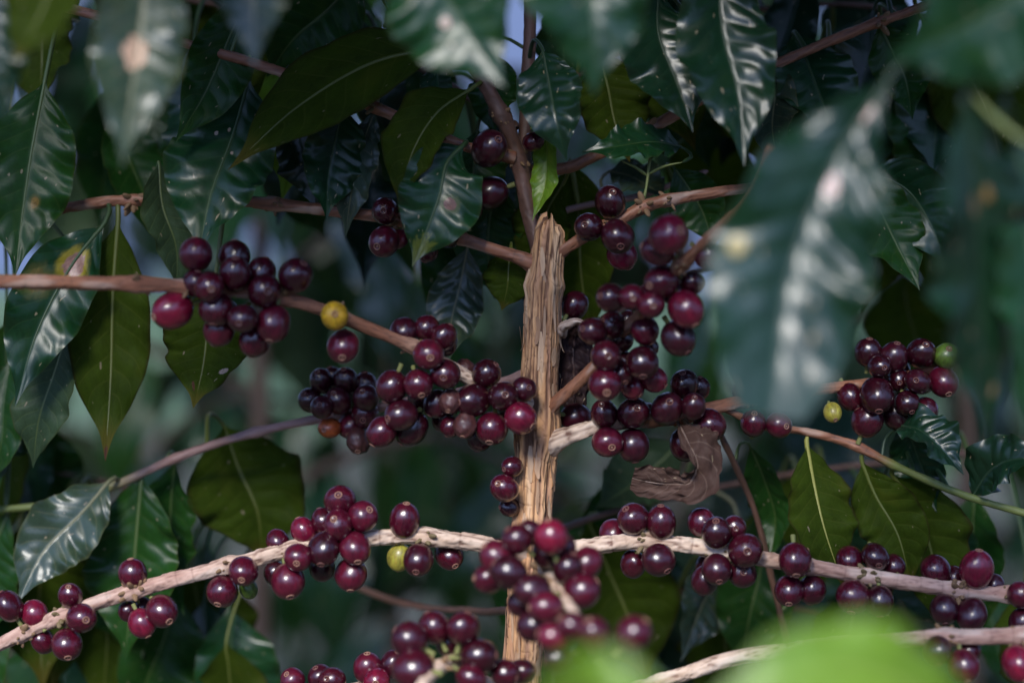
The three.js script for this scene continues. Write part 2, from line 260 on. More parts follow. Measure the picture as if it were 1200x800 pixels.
// branches: photo pixels with a depth, radius in pixels
const STYLE = {
  peel: { a: [0.48, 0.33, 0.23], b: [0.74, 0.58, 0.45], c: [0.13, 0.06, 0.04], rough: 1 },
  pink: { a: [0.32, 0.17, 0.125], b: [0.57, 0.385, 0.3], c: [0.13, 0.06, 0.045], rough: 0.65 },
  red: { a: [0.2, 0.075, 0.038], b: [0.34, 0.15, 0.08], c: [0.08, 0.04, 0.028], rough: 0.55 },
  dark: { a: [0.09, 0.045, 0.03], b: [0.16, 0.08, 0.055], c: [0.04, 0.022, 0.016], rough: 0.4 },
  mauve: { a: [0.22, 0.12, 0.105], b: [0.35, 0.215, 0.19], c: [0.14, 0.09, 0.05], rough: 0.25 },
  green: { a: [0.1, 0.14, 0.035], b: [0.17, 0.2, 0.05], c: [0.07, 0.09, 0.03], rough: 0.15 },
};
function branch(pts, r0, r1, style, o = {}) {
  const P3 = pts.map(([x, y, z = 0]) => P(x, y, z)), zm = pts[Math.floor(pts.length / 2)][2] || 0, A = LEN(r0, zm), B = LEN(r1, zm), nodes = (o.nodes || []).map(([x, y]) => { const c = new THREE.CatmullRomCurve3(P3, false, 'centripetal'); let best = 0, bd = 1e9; for (let i = 0; i <= 200; i++) { const p = c.getPointAt(i / 200), z = p.z, q = P(x, y, z), d = p.distanceTo(q); if (d < bd) { bd = d; best = i / 200; } } return best * c.getLength(); });
  const st = (t) => { if (!o.style2) return STYLE[style]; const k = smooth(o.cut[0], o.cut[1], t), a = STYLE[style], b = STYLE[o.style2]; return { a: mix3(a.a, b.a, k), b: mix3(a.b, b.b, k), c: mix3(a.c, b.c, k), rough: lerp(a.rough, b.rough, k) }; };
  const sd = pts[0][0] * 0.13 + pts[1][1] * 0.07;
  const skin = (th, s, t, r) => {
    const S = st(t), X = Math.cos(th) * r, Z = Math.sin(th) * r, a = N3(X * 480 + sd, s * 55, Z * 480), b = N3(X * 900 + sd, s * 110, Z * 900), pl = N3(X * 260 + sd, s * 45, Z * 260 + 7);
    const crack = (1 - smooth(0, 0.12, Math.abs(a))) * S.rough, fine = (1 - smooth(0, 0.15, Math.abs(b))) * (0.3 + 0.7 * S.rough), ring = 1 - smooth(0, 0.035, Math.abs(N3(sd, s * 70, 3.1)));
    let dr = (-0.0006 * crack - 0.00022 * fine + 0.0006 * S.rough * smooth(0, 0.05, pl)) - 0.00025 * ring * S.rough + 0.0003 * N3(sd + s * 60, X * 100, Z * 100);
    if (r > 0.0018) dr += 0.55 * r * Math.exp(-((s / 0.009) ** 2));
    for (const nd of nodes) dr += 0.28 * r * Math.exp(-(((s - nd) / 0.0045) ** 2));
    let c = mix3(S.a, S.b, clamp(0.5 + 0.9 * fbm(X * 200, s * 40 + sd, Z * 200) + 0.4 * b)); c = mix3(c, S.c, clamp(0.8 * crack + 0.35 * fine + 0.5 * ring * S.rough)); if (S.rough > 0.5) c = mix3(c, [0.7, 0.6, 0.5], smooth(0.2, 0.42, pl) * 0.5 * S.rough);
    return { dr, c };
  };
  const m = mesh(o.name || 'branch', tube(P3, (t) => lerp(A, B, t), o.step || 0.0008, o.radial || 26, skin, shrubBase), style === 'peel' ? barkMat : twigMat, shrub);
  noteBranch(P3, A, B, pts);
  if (o.bracts !== false) for (const [x, y, n = 7] of o.nodes || []) nodeBracts(x, y, P3, n);
  return m;
}
function nodeBracts(x, y, P3, count) {               // the dry scales and old flower stubs left at a fruiting node
  let best = null, bd = 1e9; const c = new THREE.CatmullRomCurve3(P3, false, 'centripetal'); for (let i = 0; i <= 200; i++) { const p = c.getPointAt(i / 200), d = p.distanceTo(P(x, y, p.z)); if (d < bd) { bd = d; best = p; } }
  const r = rng(Math.round(x * 7 + y * 3)), parts = [];
  for (let k = 0; k < count; k++) {
    const g = new THREE.SphereGeometry(1, 6, 5); const s = 0.0007 + r() * 0.0011; g.scale(s, s * (1.2 + r() * 1.6), s * 0.7); const d = new V3(r() - 0.5, r() - 0.5, (r() - 0.2) * 0.8).normalize(); g.applyQuaternion(new THREE.Quaternion().setFromUnitVectors(new V3(0, 1, 0), d)); const q = rel(best).addScaledVector(d, 0.0034 + r() * 0.0015); g.translate(q.x, q.y, q.z); parts.push(g);
  }
  mesh('node_scales', mergeGeometries(parts), r() < 0.2 ? budMat : bractMat, shrub);
}
branch([[628, 476, 0.004], [592, 464, 0.012], [548, 443, 0.018], [505, 416, 0.024], [478, 404, 0.03], [440, 388, 0.035], [395, 369, 0.04], [345, 353, 0.045], [300, 343, 0.048], [240, 338, 0.052], [170, 333, 0.058], [80, 331, 0.066], [-60, 329, 0.08]], 7.2, 8.2, 'peel', { style2: 'red', cut: [0.12, 0.32], nodes: [[160, 334], [225, 337], [330, 349], [395, 369], [485, 408], [590, 464]] });
branch([[620, 440, -0.006], [560, 455, -0.03], [480, 470, -0.045], [400, 486, -0.052], [370, 491, -0.056], [290, 509, -0.06], [215, 533, -0.066], [130, 570, -0.07], [60, 590, -0.072], [-40, 600, -0.075]], 6, 4.4, 'mauve', { style2: 'green', cut: [0.66, 0.8], nodes: [[400, 486], [300, 506], [205, 538], [130, 570]], bracts: false });
branch([[625, 650, 0.002], [590, 643, 0.014], [530, 632, 0.018], [440, 629, 0.02], [350, 642, 0.02], [270, 662, 0.02], [160, 691, 0.02], [70, 723, 0.02], [0, 755, 0.02], [-60, 785, 0.02]], 9.6, 7.6, 'peel', { style2: 'pink', cut: [0.42, 0.62], nodes: [[500, 630], [345, 643], [270, 662], [155, 692, 16], [70, 723, 14], [25, 743, 14]] });
branch([[625, 650, 0.002], [672, 643, 0.012], [720, 637, 0.016], [760, 634, 0.016], [830, 643, 0.016], [900, 656, 0.018], [960, 666, 0.02], [1040, 679, 0.02], [1130, 692, 0.02], [1200, 698, 0.02], [1280, 705, 0.02]], 9.6, 8, 'peel', { style2: 'pink', cut: [0.34, 0.5], nodes: [[755, 634, 12], [845, 646, 12], [940, 662], [1018, 676, 16], [1122, 690, 12], [1185, 697]] });
branch([[628, 494, 0.0], [650, 473, 0.008], [690, 436, 0.02], [725, 394, 0.03], [757, 362, 0.05], [788, 322, 0.068], [822, 288, 0.085], [850, 262, 0.095], [880, 225, 0.105], [905, 170, 0.11]], 8.2, 6, 'red', { nodes: [[712, 408], [760, 358], [800, 310]] });
branch([[640, 522, 0.002], [662, 512, 0.01], [690, 503, 0.012], [720, 493, 0.012], [775, 492, 0.006], [830, 480, 0], [880, 468, -0.006], [930, 459, -0.012], [1000, 452, -0.018], [1060, 441, -0.02], [1115, 424, -0.02]], 9.5, 5.5, 'peel', { style2: 'red', cut: [0.1, 0.25], nodes: [[725, 493], [800, 488], [880, 468], [1040, 446]] });
branch([[845, 477, -0.004], [900, 500, -0.012], [945, 506, -0.016], [1000, 521, -0.018], [1050, 546, -0.018], [1130, 580, -0.018], [1200, 601, -0.018], [1270, 620, -0.018]], 4.2, 5, 'red', { style2: 'green', cut: [0.42, 0.5], nodes: [[1005, 523], [1045, 543]], bracts: false, radial: 16 });
branch([[840, 500, -0.03], [862, 545, -0.04], [885, 600, -0.05], [905, 680, -0.06], [930, 780, -0.07]], 3.5, 4, 'dark', { radial: 14, step: 0.002 });
branch([[632, 312, -0.002], [600, 299, 0], [545, 281, 0], [500, 266, -0.01], [450, 254, -0.016], [400, 248, -0.02], [310, 238, -0.026], [240, 234, -0.03], [160, 234, -0.032], [90, 241, -0.034], [0, 262, -0.036]], 7, 6, 'red', { nodes: [[535, 277], [470, 258], [320, 239], [155, 234]] });
branch([[640, 312, -0.002], [662, 292, 0.002], [690, 275, 0.006], [720, 260, 0.008], [760, 240, 0.008], [790, 233, 0.008], [850, 224, 0.006], [930, 212, 0.002], [1010, 196, 0]], 7, 5.5, 'red', { nodes: [[705, 267], [755, 243], [785, 234]], style2: 'dark', cut: [0.7, 0.9] });
branch([[752, 242, 0.006], [757, 222, 0.004], [760, 200, 0.002], [764, 170, 0]], 2.4, 1.4, 'green', { radial: 10, step: 0.002 });
branch([[760, 204, 0.002], [775, 196, 0.004], [800, 190, 0.006]], 1.6, 1, 'green', { radial: 10, step: 0.002 });
branch([[759, 206, 0.002], [745, 196, 0.004], [728, 188, 0.006]], 1.6, 1, 'green', { radial: 10, step: 0.002 });
branch([[640, 258, -0.05], [664, 246, -0.05], [700, 238, -0.05], [748, 230, -0.05], [830, 200, -0.05]], 4, 3.5, 'mauve', { radial: 14, step: 0.002 });
branch([[638, 330, -0.003], [632, 292, -0.004], [619, 245, -0.006], [608, 190, -0.006], [590, 140, -0.002], [560, 85, 0], [535, 55, 0], [500, 25, 0], [465, 2, 0], [420, -50, 0], [380, -160, 0.01], [370, -320, 0.02]], 10.5, 5, 'dark', { nodes: [[606, 186], [588, 137], [535, 55]] });
branch([[612, 205, -0.01], [616, 140, -0.016], [620, 60, -0.02], [623, -60, -0.02], [626, -250, -0.02], [628, -500, -0.02], [630, -720, -0.02]], 8, 5, 'dark', { step: 0.003, radial: 16 });
branch([[604, 184, -0.004], [565, 177, 0.002], [530, 166, 0.004], [440, 126, 0.006], [390, 105, 0.006], [300, 75, 0.004], [230, 55, 0], [120, 20, -0.01], [0, -10, -0.02]], 6, 5.4, 'red', { nodes: [[515, 160], [438, 125]] });
branch([[610, 202, -0.012], [665, 196, -0.018], [692, 185, -0.02], [770, 146, -0.02], [850, 102, -0.02], [940, 62, -0.02], [1030, 26, -0.02], [1120, -5, -0.02]], 6.4, 5.2, 'red', { nodes: [[755, 152], [1030, 26]] });
// branches that arch over and towards the camera, and the low ones
branch([[624, -110, -0.02], [560, -130, 0.08], [450, -115, 0.15], [320, -95, 0.19], [170, -75, 0.21], [10, -60, 0.22], [-80, -40, 0.22]], 5, 4, 'dark', { step: 0.003, radial: 14 });
branch([[625, -180, -0.02], [670, -200, 0.09], [690, -130, 0.18], [640, -95, 0.22], [560, -85, 0.23]], 5, 4, 'dark', { step: 0.003, radial: 14 });
branch([[626, -230, -0.02], [760, -260, 0.1], [930, -170, 0.2], [1060, -60, 0.26], [1120, 30, 0.28], [1128, 90, 0.285], [1180, 150, 0.29], [1270, 200, 0.3]], 5, 4, 'green', { step: 0.003, radial: 14 });
branch([[620, 690, 0.002], [634, 672, 0.04], [640, 668, 0.075], [654, 690, 0.1], [682, 735, 0.14], [720, 800, 0.2], [760, 860, 0.3], [900, 900, 0.4], [1100, 860, 0.45]], 8, 5, 'peel', { nodes: [[637, 668, 14], [652, 690, 10]], style2: 'green', cut: [0.26, 0.36] });
branch([[612, 812, 0.002], [570, 800, 0.04], [530, 776, 0.075], [506, 790, 0.1], [490, 815, 0.12], [470, 870, 0.15]], 9, 7, 'peel', { nodes: [[535, 776, 12], [515, 783, 12]] });
branch([[611, 835, 0.0], [500, 822, 0.008], [430, 806, 0.008], [350, 820, 0.004], [250, 850, 0]], 8, 6, 'pink', { nodes: [[430, 806], [365, 816]] });
branch([[611, 838, 0.0], [700, 818, 0.02], [780, 796, 0.036], [860, 771, 0.045], [950, 757, 0.052], [1030, 750, 0.056], [1110, 747, 0.06], [1200, 745, 0.062], [1290, 745, 0.064]], 8.5, 9, 'peel', { style2: 'pink', cut: [0.5, 0.7], nodes: [[1108, 747, 12], [1200, 745]] });
// thinner branches running back into the foliage
for (const pts of [
  [[618, 712, -0.004], [560, 716, -0.08], [450, 700, -0.16], [250, 605, -0.19], [100, 560, -0.18], [-40, 545, -0.18]],
  [[606, 150, -0.01], [450, 60, -0.1], [250, 5, -0.12], [0, -20, -0.12], [-60, -20, -0.12]],
  [[618, 120, -0.016], [800, 30, -0.1], [1000, 5, -0.12], [1230, 60, -0.13]],
  [[634, 420, -0.006], [760, 345, -0.08], [1000, 250, -0.13], [1230, 200, -0.14]],
  [[622, 640, -0.004], [700, 605, -0.1], [900, 560, -0.16], [1230, 520, -0.17]],
  [[615, 720, -0.004], [720, 690, -0.14], [880, 700, -0.18], [960, 720, -0.19]],
]) branch(pts, 4.2, 3, 'dark', { radial: 12, step: 0.003 });
branch([[655, 392, -0.004], [662, 381, 0.006], [676, 376, 0.012], [690, 382, 0.01]], 5, 3, 'peel', { radial: 16 });

// ------------------------------------------------------------------ cherries
function cherryProfile(len, blunt) {
  const pts = []; const n = 26;
  for (let i = 0; i <= n; i++) { const a = -Math.PI / 2 + Math.PI * i / n; let r = Math.cos(a), y = Math.sin(a) * len; r = Math.pow(Math.max(0, r), blunt); if (i > n - 4) { /* little rim round the navel */ const k = (i - (n - 4)) / 4; r = Math.max(0.0, lerp(0.34, 0.0, k)); y = len * (k < 0.3 ? 0.975 : k < 0.6 ? 0.985 : 0.93); } pts.push(new THREE.Vector2(Math.max(r, 0.0001), y)); }
  return pts;
}
function cherryGeo(len, blunt, seed) {
  const g = new THREE.LatheGeometry(cherryProfile(len, blunt), 36), p = g.attributes.position, v = new V3();
  for (let i = 0; i < p.count; i++) { v.fromBufferAttribute(p, i); const a = Math.atan2(v.z, v.x), k = 1 + 0.022 * Math.cos(2 * a) - 0.018 * Math.exp(-Math.pow(Math.sin(a) / 0.16, 2)) * (Math.abs(v.y) < 0.9 ? 1 : 0) + 0.03 * N3(v.x * 1.3 + seed, v.y * 1.3, v.z * 1.3); v.x *= k; v.z *= k; p.setXYZ(i, v.x, v.y, v.z); }
  g.computeVertexNormals(); const nn = g.attributes.normal, rows = 27; for (let i = 0; i < rows; i++) { const a = i, b = 36 * rows + i; nn.setXYZ(b, nn.getX(a), nn.getY(a), nn.getZ(a)); }
  g.userData.len = len; return g;
}
const cherryGeos = [cherryGeo(1.05, 0.92, 1), cherryGeo(1.12, 0.95, 5), cherryGeo(0.99, 0.9, 9), cherryGeo(1.08, 1.0, 14)];
const shrivelGeo = (() => { const g = cherryGeo(1.05, 0.95, 3), p = g.attributes.position, v = new V3(); for (let i = 0; i < p.count; i++) { v.fromBufferAttribute(p, i); const k = 1 + 0.16 * fbm(v.x * 2.6, v.y * 1.6, v.z * 2.6); v.multiplyScalar(k); p.setXYZ(i, v.x, v.y, v.z); } g.computeVertexNormals(); return g; })();
const navelGeo = mergeGeometries([new THREE.TorusGeometry(0.2, 0.05, 7, 18).rotateX(Math.PI / 2).translate(0, 0.985, 0), new THREE.CylinderGeometry(0.05, 0.09, 0.06, 10).translate(0, 0.985, 0)].map((g) => { g.deleteAttribute('uv'); return g; }));
const stalkGeo = new THREE.CylinderGeometry(0.13, 0.17, 0.7, 8).translate(0, -1.2, 0);
// x, y, diameter, depth offset from its branch in millimetres, colour, [navel x, navel y]
const C = [];
function cluster(z, list, onto) { const cx = list.reduce((a, c) => a + c[0], 0) / list.length, cy = list.reduce((a, c) => a + c[1], 0) / list.length; if (list.length >= 7 && list[list.length - 1][0] - list[0][0] < 900) list.forEach((c, i) => { const far = Math.hypot(c[0] - cx, c[1] - cy); if (i % 3 === 1 && far > 14 && far < 60) C.push({ x: lerp(c[0], cx, 0.5), y: lerp(c[1], cy, 0.5), d: 27, z: z - 0.012, col: 'd', onto }); });
  for (const [x, y, d, f = 0, col = 'd', nv] of list) C.push({ x, y, d, z: z + f / 1000, col, nv, onto }); }
cluster(0.05, [[229, 298, 37, 2, 'w'], [202, 364, 40, 4, 'r', [-0.8, 0.3]], [274, 301, 34, -6], [275, 321, 34, 6], [306, 320, 31, -6], [309, 341, 36, 6], [346, 323, 36, 2], [245, 336, 32, 14, 'w', [0.25, 0.15]], [228, 332, 27, 4], [253, 362, 36, 6], [256, 387, 32, -2, 'w'], [284, 373, 31, 12, 'd', [-0.1, 0.3]], [320, 379, 37, 4, 'w'], [298, 399, 34, -2, 'w']]);
cluster(0.042, [[392, 370, 30, 14, 'y', [0.1, -0.1]], [402, 406, 35, 2, 'w', [0, 0.62]]]);
cluster(0.03, [[473, 388, 30, -6], [500, 385, 28, -6], [520, 395, 27, -4], [502, 415, 33, 10, 'w', [0.15, 0.2]], [522, 438, 32, 4], [522, 402, 26, -12]]);
cluster(0.022, [[459, 453, 34, 8], [490, 450, 32, 14, 'w', [0.25, 0.72]], [470, 486, 34, 8, 'd', [-0.72, 0.2]], [482, 502, 35, -4], [447, 506, 32, 4, 'w'], [512, 473, 28, 2, 'd'], [528, 470, 25, 4, 'b'], [545, 498, 25, 6, 'b'], [528, 500, 22, 0]]);
cluster(0.014, [[570, 438, 31, 6], [544, 434, 24, -4, 'b'], [554, 469, 35, 12, 'd', [-0.75, 0.1]], [590, 464, 32, 16, 'd', [0.12, -0.1]], [614, 456, 27, 12], [610, 490, 35, 18, 'r', [0.75, 0.5]], [576, 502, 35, 10, 'w'], [562, 512, 28, -6], [591, 572, 30, 4, 'w', [-0.4, -0.35]], [600, 547, 22, -2], [597, 594, 20, -8]]);
cluster(-0.045, [[376, 446, 25, 2], [405, 446, 27, 4], [390, 443, 22, -8], [363, 469, 26, 2], [377, 477, 25, 12], [396, 470, 28, 12], [428, 453, 27, 0], [429, 466, 28, 12], [428, 485, 31, 8], [410, 498, 27, 4, 'w'], [420, 516, 27, 4, 'b'], [386, 501, 23, 6, 'o']]);
cluster(0.008, [[715, 237, 34, 2, 'd', [0.1, -0.5]], [690, 266, 31, 6], [724, 277, 36, 10], [729, 298, 32, -2, 'r']]);
cluster(0.08, [[783, 275, 42, 6, 'r', [0.6, -0.2]], [771, 294, 32, -4, 'w'], [830, 300, 31, 0, 'w']]);
cluster(0.06, [[775, 330, 36, 8, 'w'], [811, 331, 26, 2], [804, 362, 37, 8, 'r'], [716, 349, 31, 0], [741, 348, 28, 4, 'w', [0, 0.1]], [763, 357, 29, 8, 'w', [0.1, 0.1]], [795, 396, 37, -4]]);
cluster(0.038, [[756, 387, 30, 6, 'w'], [718, 381, 28, -2], [737, 376, 22, -8], [695, 388, 30, 2], [710, 417, 33, 12, 'd', [0.1, 0]], [753, 425, 35, 8], [761, 407, 20, -4], [709, 450, 36, 10, 'w'], [766, 444, 29, -8, 'r'], [741, 454, 27, -8, 'r'], [728, 437, 26, -8]]);
cluster(-0.012, [[673, 358, 31], [675, 490, 33, 4]]);
cluster(0.01, [[708, 485, 30, 6, 'd', [-0.2, -0.6]], [742, 484, 34, 8], [712, 518, 33, 10, 'w', [0.25, 0.3]], [742, 522, 34, 4, 'd'], [782, 479, 35, 10], [802, 450, 31, 2], [820, 455, 23, -6], [813, 476, 27, 14, 'd', [0, -0.6]], [832, 498, 35, 4], [802, 521, 31, -8]]);
cluster(-0.008, [[867, 437, 20, 0], [869, 459, 20, 2], [883, 496, 28, 6, 'w', [0, -0.7]], [913, 498, 28, 6, 'w'], [976, 483, 20, 0, 'l']]);
cluster(-0.02, [[1018, 413, 29, 4], [1048, 419, 31, 6], [1080, 414, 31, 6, 'd', [0.1, -0.5]], [1110, 417, 28, 8, 'g'], [1031, 429, 25, 14, 'd', [0.2, 0.1]], [1053, 445, 25, 4], [1076, 447, 27, 14, 'd', [-0.3, -0.1]], [1106, 447, 32, 6, 'w'], [1028, 463, 36, 14, 'd', [0, 0.8]], [997, 465, 28, 4], [1064, 472, 27, 12], [1050, 486, 29, 2], [1085, 480, 27, 8, 'd', [0.3, 0.3]], [1017, 493, 32, 6, 'd'], [1094, 432, 24, -6]]);
cluster(0.02, [[10, 710, 30, 2], [40, 719, 29, -2, 'r'], [82, 698, 26, 2, 'w', [0, -0.72]], [95, 724, 32, 10, 'w', [0.45, 0]], [50, 751, 25, -4, 'w'], [78, 755, 33, 6, 'w', [0.2, 0.72]], [155, 672, 31, 0, 'w'], [189, 716, 34, 6, 'w', [0.55, 0.5]], [166, 730, 29, 4, 'r'], [150, 716, 22, -8], [260, 693, 34, 2, 'w', [-0.2, 0.75]], [285, 669, 31, 10, 'w', [0, 0.45]], [291, 690, 21, -6, 'g']]);
cluster(0.02, [[325, 634, 24, -4, 'w'], [355, 622, 27, -4, 'r'], [349, 653, 30, 14, 'w', [0, 0.32]], [337, 681, 37, 8, 'w', [0.2, 0.8]], [323, 672, 25, -2], [379, 643, 34, 12, 'd', [-0.1, 0.8]], [377, 664, 29, -6], [396, 615, 33, 12, 'w'], [379, 611, 26, -2], [398, 587, 34, 4, 'w', [0, -0.4]], [425, 605, 33, 8, 'w', [0.5, -0.5]], [416, 642, 33, 12, 'w', [0.2, 0.72]], [411, 673, 34, 6, 'w', [0, 0.9]]]);
cluster(0.018, [[474, 610, 33, 4, 'w'], [468, 653, 27, -2, 'l'], [490, 656, 33, 8, 'd', [-0.1, 0.62]], [526, 650, 30, -10, 'w', [0.4, 0.6]]]);
cluster(0.1, [[606, 632, 33, 6], [646, 629, 36, 10, 'r'], [621, 624, 26, -4], [584, 654, 36, 4, 'w'], [572, 678, 31, -2, 'w'], [597, 671, 37, 10], [624, 692, 36, 14], [640, 711, 33, 22, 'w'], [665, 666, 31, 4], [687, 660, 33, 0, 'w'], [682, 692, 37, 8, 'w'], [624, 733, 33, 14], [611, 706, 30, 0], [661, 642, 26, -2]]);
cluster(0.165, [[649, 746, 30, 0, 'r'], [671, 734, 32, 4, 'w'], [697, 743, 35, 6, 'w'], [653, 770, 30, 0], [743, 742, 38, 12, 'w']]);
cluster(0.085, [[480, 749, 39, 6], [509, 735, 34, -4], [543, 736, 35, 2], [484, 784, 41, 14], [561, 769, 39, 4], [592, 789, 31, -6], [611, 787, 27, -10], [552, 795, 29, 6, 'w']]);
cluster(0.008, [[431, 783, 31, 4, 'w'], [460, 778, 28, 4], [441, 798, 29, 12, 'r', [0, 0]], [343, 797, 27, 4, 'w'], [375, 793, 27, 6], [389, 797, 29, 10]]);
cluster(0.016, [[719, 625, 31, -10, 'w'], [742, 608, 34, 2, 'd', [-0.5, -0.68]], [775, 612, 33, 2], [822, 612, 30, -2, 'w'], [840, 624, 33, 8], [861, 618, 26, 4, 'd', [0, 0]], [874, 645, 37, 12], [772, 656, 36, 8, 'd', [0.5, 0.62]], [742, 661, 28, -6], [840, 667, 32, 10, 'd', [0.1, 0.7]], [826, 680, 30, -2], [870, 672, 31, 4, 'd', [0, -0.2]], [932, 656, 35, 12, 'w', [0, 0.82]], [925, 692, 31, 4, 'w', [-0.1, 0.75]], [952, 691, 30, 2]]);
cluster(0.02, [[996, 655, 28, -8, 'w'], [1026, 652, 29, -2, 'd', [0.1, 0.5]], [1047, 664, 27, -8], [1000, 699, 36, 6, 'w'], [1031, 704, 31, 6], [1034, 690, 24, -6], [1097, 668, 33, -8, 'w'], [1145, 667, 36, 2, 'r'], [1164, 685, 24, -12], [1107, 714, 31, 4], [1139, 720, 32, 6], [1197, 697, 29, 6, 'w'], [1197, 729, 27, 2]]);
cluster(0.06, [[1099, 762, 30, 6, 'd', [0, 0.8]], [1130, 780, 33, 8, 'w'], [1136, 763, 26, -6], [1195, 778, 38, 8, 'r']]);
cluster(0.0, [[573, 174, 38, 6], [451, 247, 29, 2], [450, 283, 33, 2, 'w'], [467, 280, 20, -4, 'w'], [549, 242, 32, 4], [525, 275, 30, -2], [501, 294, 24, -6], [574, 226, 36, -10], [625, 166, 22, 4]]);
// neighbours in a cluster press against, not through, each other: slide them in depth
for (const c of C) { c.r = LEN(c.d, c.z) / 2; }
for (let it = 0; it < 60; it++) for (let i = 0; i < C.length; i++) for (let j = i + 1; j < C.length; j++) {
  const a = C[i], b = C[j]; if (Math.abs(a.x - b.x) > 45 || Math.abs(a.y - b.y) > 45 || Math.abs(a.z - b.z) > 0.03) continue;
  const pa = P(a.x, a.y, a.z), pb = P(b.x, b.y, b.z), need = (a.r + b.r) * 0.9, dxy = Math.hypot(pa.x - pb.x, pa.y - pb.y); if (dxy >= need) continue;
  const dz = Math.sqrt(need * need - dxy * dxy), cur = a.z - b.z; if (Math.abs(cur) >= dz) continue; const push = (dz - Math.abs(cur)) * 0.25 * (cur >= 0 ? 1 : -1); a.z += push; b.z -= push;
}
{
  const r = rng(4242), up = new V3(0, 1, 0);
  for (const c of C) {
    const pos = P(c.x, c.y, c.z), rad = LEN(c.d, c.z) / 2; let best = null, bd = 1e9; for (const s of samples) { const d = s.p.distanceTo(pos); if (d < bd) { bd = d; best = s; } }
    let ax; if (c.nv) ax = new V3(c.nv[0], -c.nv[1], Math.sqrt(Math.max(0.02, 1 - c.nv[0] ** 2 - c.nv[1] ** 2))); else { ax = pos.clone().sub(best.p); ax.addScaledVector(best.T, -0.6 * ax.dot(best.T)).normalize(); ax.x += (r() - 0.5) * 0.5; ax.y += (r() - 0.5) * 0.5; ax.z += (r() - 0.5) * 0.4; } ax.normalize();
    const set = CHERRY[c.col], g = c.col === 'b' ? shrivelGeo : cherryGeos[Math.floor(r() * 4)], m = mesh('cherry', g, set[Math.floor(r() * set.length)], shrub, rel(pos));
    m.quaternion.setFromUnitVectors(up, ax).multiply(new THREE.Quaternion().setFromAxisAngle(up, r() * 6.28)); const sq = (r() - 0.5) * 0.12; m.scale.set(rad * (1.11 + sq), rad * (1.15 + (r() - 0.5) * 0.12), rad * (1.11 - sq));
    const nvl = mesh('navel', navelGeo, c.col === 'd' ? navelMat : navelPale, m); nvl.position.y = (g.userData.len || 1.05) - 1; mesh('stalk', stalkGeo, stalkMat, m);
    const lab = { y: 'yellow unripe cherry', g: 'green unripe cherry', o: 'orange half ripe cherry', l: 'yellow green unripe cherry', b: 'shrivelled brown cherry', r: 'bright red cherry' }[c.col]; if (lab) m.userData.label = lab;
  }
}

// ------------------------------------------------------------------ leaves of the fruiting shrub
let leafSeed = 1;
function leaf(pts, wpx, kind, o = {}) {
  const rc = rng(pts[0][0] * 31 + pts[1][1] * 7 + 3), curl = (rc() - 0.5) * 0.02, sway = (rc() - 0.5) * 14, P3 = pts.map(([x, y, z], i) => P(x + (i === 2 && !o.label ? sway : 0), y, z + (i === pts.length - 1 && !o.label ? curl : 0))), origin = P3[0].clone(), seed = o.seed || leafSeed++, hw = LEN(wpx, pts[1][2]) / 2;
  const built = leafGeo(P3, hw, { ...o, seed, origin }), mat = leafMat(kind, o.variant ?? seed % 3, o.spots);
  const m = mesh('leaf', built.g, mat, shrub, rel(origin));
  // midrib and leaf stalk, running back to the nearest branch
  const mid = built.out.filter((_, i) => i % 4 === 0).map((f) => f.c.clone().addScaledVector(f.N, -0.0004).sub(origin));
  let line = mid; if (o.stalk !== false) {
    let best = null, bd = 1e9; for (const s of samples) { const d = s.p.distanceTo(P3[0]); if (d < bd && s.b !== 'trunk') { bd = d; best = s; } }
    if (bd < 0.12 && bd > 0.002) { const q = best.p.clone().sub(origin), h = q.clone().multiplyScalar(0.45).addScaledVector(built.out[0].T, -bd * 0.3); line = [q, h, ...mid]; }
  }
  const k = KIND[kind]; mesh('midrib', tube(line, (t) => lerp(0.00105, 0.00025, t) * Math.min(1.3, hw / 0.02 + 0.3), 0.004, 8, null), ribMaterial(o.rib || k.vein), m);
  if (o.label) m.userData.label = o.label;
  return m;
}
// left side
leaf([[52, 95, -0.02], [36, 180, -0.012], [26, 260, -0.008], [17, 324, -0.006]], 112, 'mid', { roll: -8, fold: 0.12, spots: [[-0.25, 0.62, 0.1, 0.03, [0.22, 0.14, 0.03], [0.1, 0.1, 0.02]]] });
leaf([[292, 92, -0.02], [272, 160, -0.008], [252, 225, 0.004], [232, 300, 0.012]], 126, 'dark', { roll: 6, fold: 0.1, spots: [[-0.5, 0.2, 0.03, 0.012, TAN], [0.1, 0.3, 0.03, 0.012, TAN], [-0.1, 0.42, 0.03, 0.01, TAN], [0.3, 0.34, 0.04, 0.014, PALE]] });
leaf([[292, -12, 0.0], [270, 40, 0.002], [238, 108, 0.004], [204, 168, 0.006]], 80, 'mid', { roll: -16, fold: 0.25 });
leaf([[524, 55, 0.006], [440, 72, 0.014], [355, 124, 0.02], [267, 199, 0.024]], 98, 'olive', { roll: 14, fold: 0.12, ruffle: 0.06, variant: 1 });
leaf([[550, 105, 0.008], [512, 132, 0.016], [486, 180, 0.022], [467, 246, 0.024]], 78, 'olive', { roll: 18, fold: 0.3, variant: 2 });
leaf([[543, 170, 0.014], [524, 190, 0.02], [508, 232, 0.026], [483, 312, 0.03]], 100, 'dark', { roll: -6, fold: 0.1, spots: [[-0.28, 0.5, 0.16, 0.045, [0.17, 0.085, 0.06], [0.07, 0.09, 0.02]], [0.0, 0.97, 0.9, 0.22, [0.09, 0.11, 0.015]]] });
